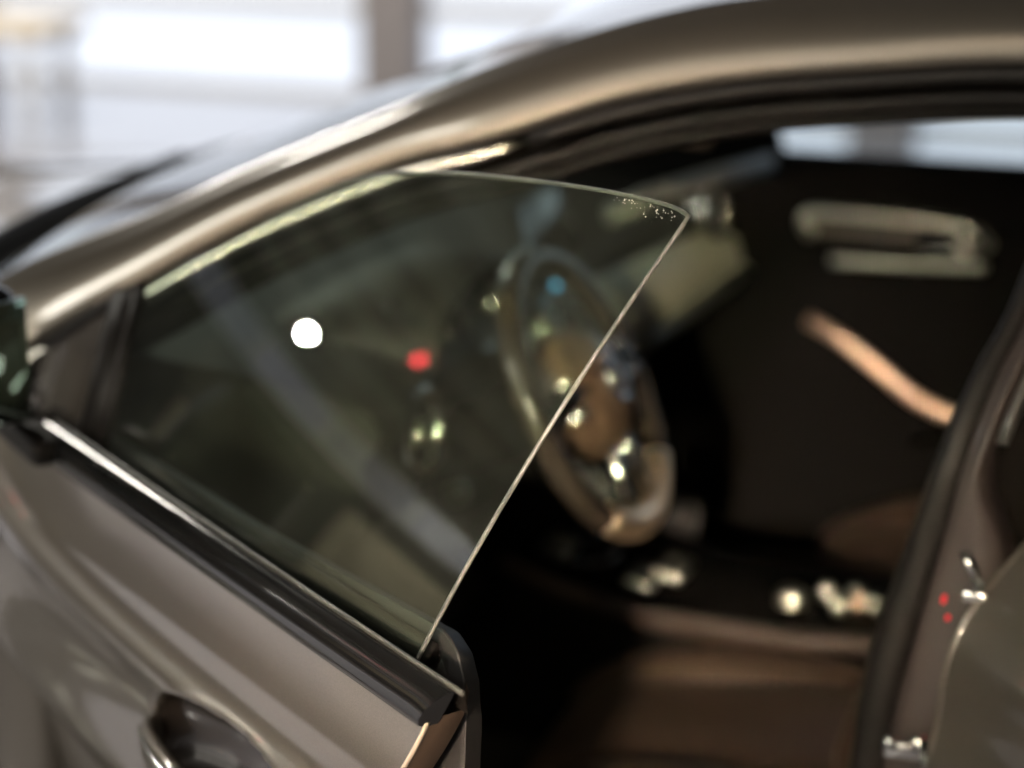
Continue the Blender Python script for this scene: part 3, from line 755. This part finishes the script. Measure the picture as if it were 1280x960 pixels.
for s in (-1, 1):
    link('column_stalk', tube([SW - nrm * .07 + Vector((0, s * .04, 0)), SW - nrm * .05 + Vector((0, s * .15, .02))], .008, .008, 10), M['plastic'], car)

# ------------------------------------------------------------------ centre console
rows = []
for x, zt, hw in ((.84, .60, .13), (.95, .545, .135), (1.05, .515, .14), (1.20, .50, .14), (1.40, .50, .135), (1.55, .51, .13), (1.85, .52, .12)):
    rows.append([Vector((x, y, z)) for y, z in ((-hw - .02, .28), (-hw - .012, zt - .08), (-hw, zt - .01), (-hw + .015, zt), (hw - .015, zt), (hw, zt - .01), (hw + .012, zt - .08), (hw + .02, .28))])
con = link('centre_console', subd(link('console_shell', grid(rows), M['plastic'], None), 1).data, None, car)
bpy.data.objects.remove(bpy.data.objects['console_shell'])
link('edge_trim', tube([(x, -hw - .004, z) for x, z, hw in ((.90, .545, .13), (1.0, .512, .137), (1.15, .488, .14), (1.35, .482, .137), (1.6, .492, .13))], .012, .016, 10), mat('brown_console_trim', (.030, .020, .016), .55, spec=.3), con)
link('cup_holder', lathe([(.038, -.02), (.044, .004), (.05, .006), (.052, .0)], T(Vector((1.0, -.02, .532))), 28), M['chrome'], con)
for p, a_ in (((.965, -.04, .545), 30), ((1.10, -.06, .520), 30), ((1.13, -.01, .520), 30)):
    link('rocker_switch', rbox((.045, .085, .012), T(Vector(p)) @ rot(R(a_ - 30), 'Z') @ rot(R(12), 'Y'), .004), M['alu'], con)
for p, r_ in (((1.315, -.045, .503), .022), ((1.36, -.01, .503), .013), ((1.385, -.05, .503), .013), ((1.40, .00, .503), .013), ((1.43, -.03, .503), .013), ((1.455, -.06, .503), .013), ((1.53, -.02, .508), .018)):
    link('selector_knob', lathe([(0, .02), (r_ * .7, .019), (r_, .012), (r_, -.004)], T(Vector(p)), 20), M['alu'], con)
link('red_button', lathe([(0, .02), (.009, .018), (.011, 0)], T(Vector((1.41, -.035, .505))), 16), M['copper'], con)
link('side_bolster', tube([(.86, .16, .62), (.98, .17, .56), (1.12, .17, .53)], .022, .03, 10), M['card'], con)

# ------------------------------------------------------------------ seats
def pad(name, c, s, mtx, parent, m, bev=.07):
    o = link(name, rbox(s, mtx, bev, 4), m, parent); subd(o, 1); return o
def seat(y, x0):
    st_ = empty('seat', (x0, y, -.075), 0, car)
    pad('cushion', 0, (.50, .36, .16), T(Vector((.0, 0, .455))) @ rot(R(-6), 'Y'), st_, M['leather'], .07)
    for s in (-1, 1):
        y_ = s * .205
        bm = tube(cr([(-.26, y_, .415), (-.20, y_, .455), (-.08, y_, .486), (.06, y_, .492), (.18, y_, .472), (.26, y_, .44)], 20), .075, .062, 16, taper=lambda t: .45 + .55 * math.sin(math.pi * (.04 + .92 * t)) ** .6)
        subd(link('cushion_bolster', bm, M['leather'], st_), 1)
        pad('backrest_bolster', 0, (.16, .13, .54), T(Vector((.34, s * .205, .80))) @ rot(R(20), 'Y'), st_, M['leather'], .055)
    pad('backrest', 0, (.14, .34, .62), T(Vector((.37, 0, .80))) @ rot(R(20), 'Y'), st_, M['leather'], .05)
    pad('headrest', 0, (.10, .28, .19), T(Vector((.52, 0, 1.21))) @ rot(R(12), 'Y'), st_, M['leather'], .04)
    link('seat_shell', rbox((.06, .46, .52), T(Vector((.43, 0, .76))) @ rot(R(20), 'Y'), .025, 3), M['seatside'], st_)
    link('seat_base', rbox((.44, .44, .14), T(Vector((0, 0, .34))), .03, 3), M['plastic'], st_)
    return st_
seat(-.38, 1.30); seat(.38, 1.50)
be = empty('rear_bench', (2.25, 0, 0), 0, car)
pad('cushion', 0, (.50, 1.24, .18), T(Vector((0, 0, .46))) @ rot(R(-6), 'Y'), be, M['leather'])
pad('backrest', 0, (.16, 1.24, .62), T(Vector((.32, 0, .80))) @ rot(R(24), 'Y'), be, M['leather'])
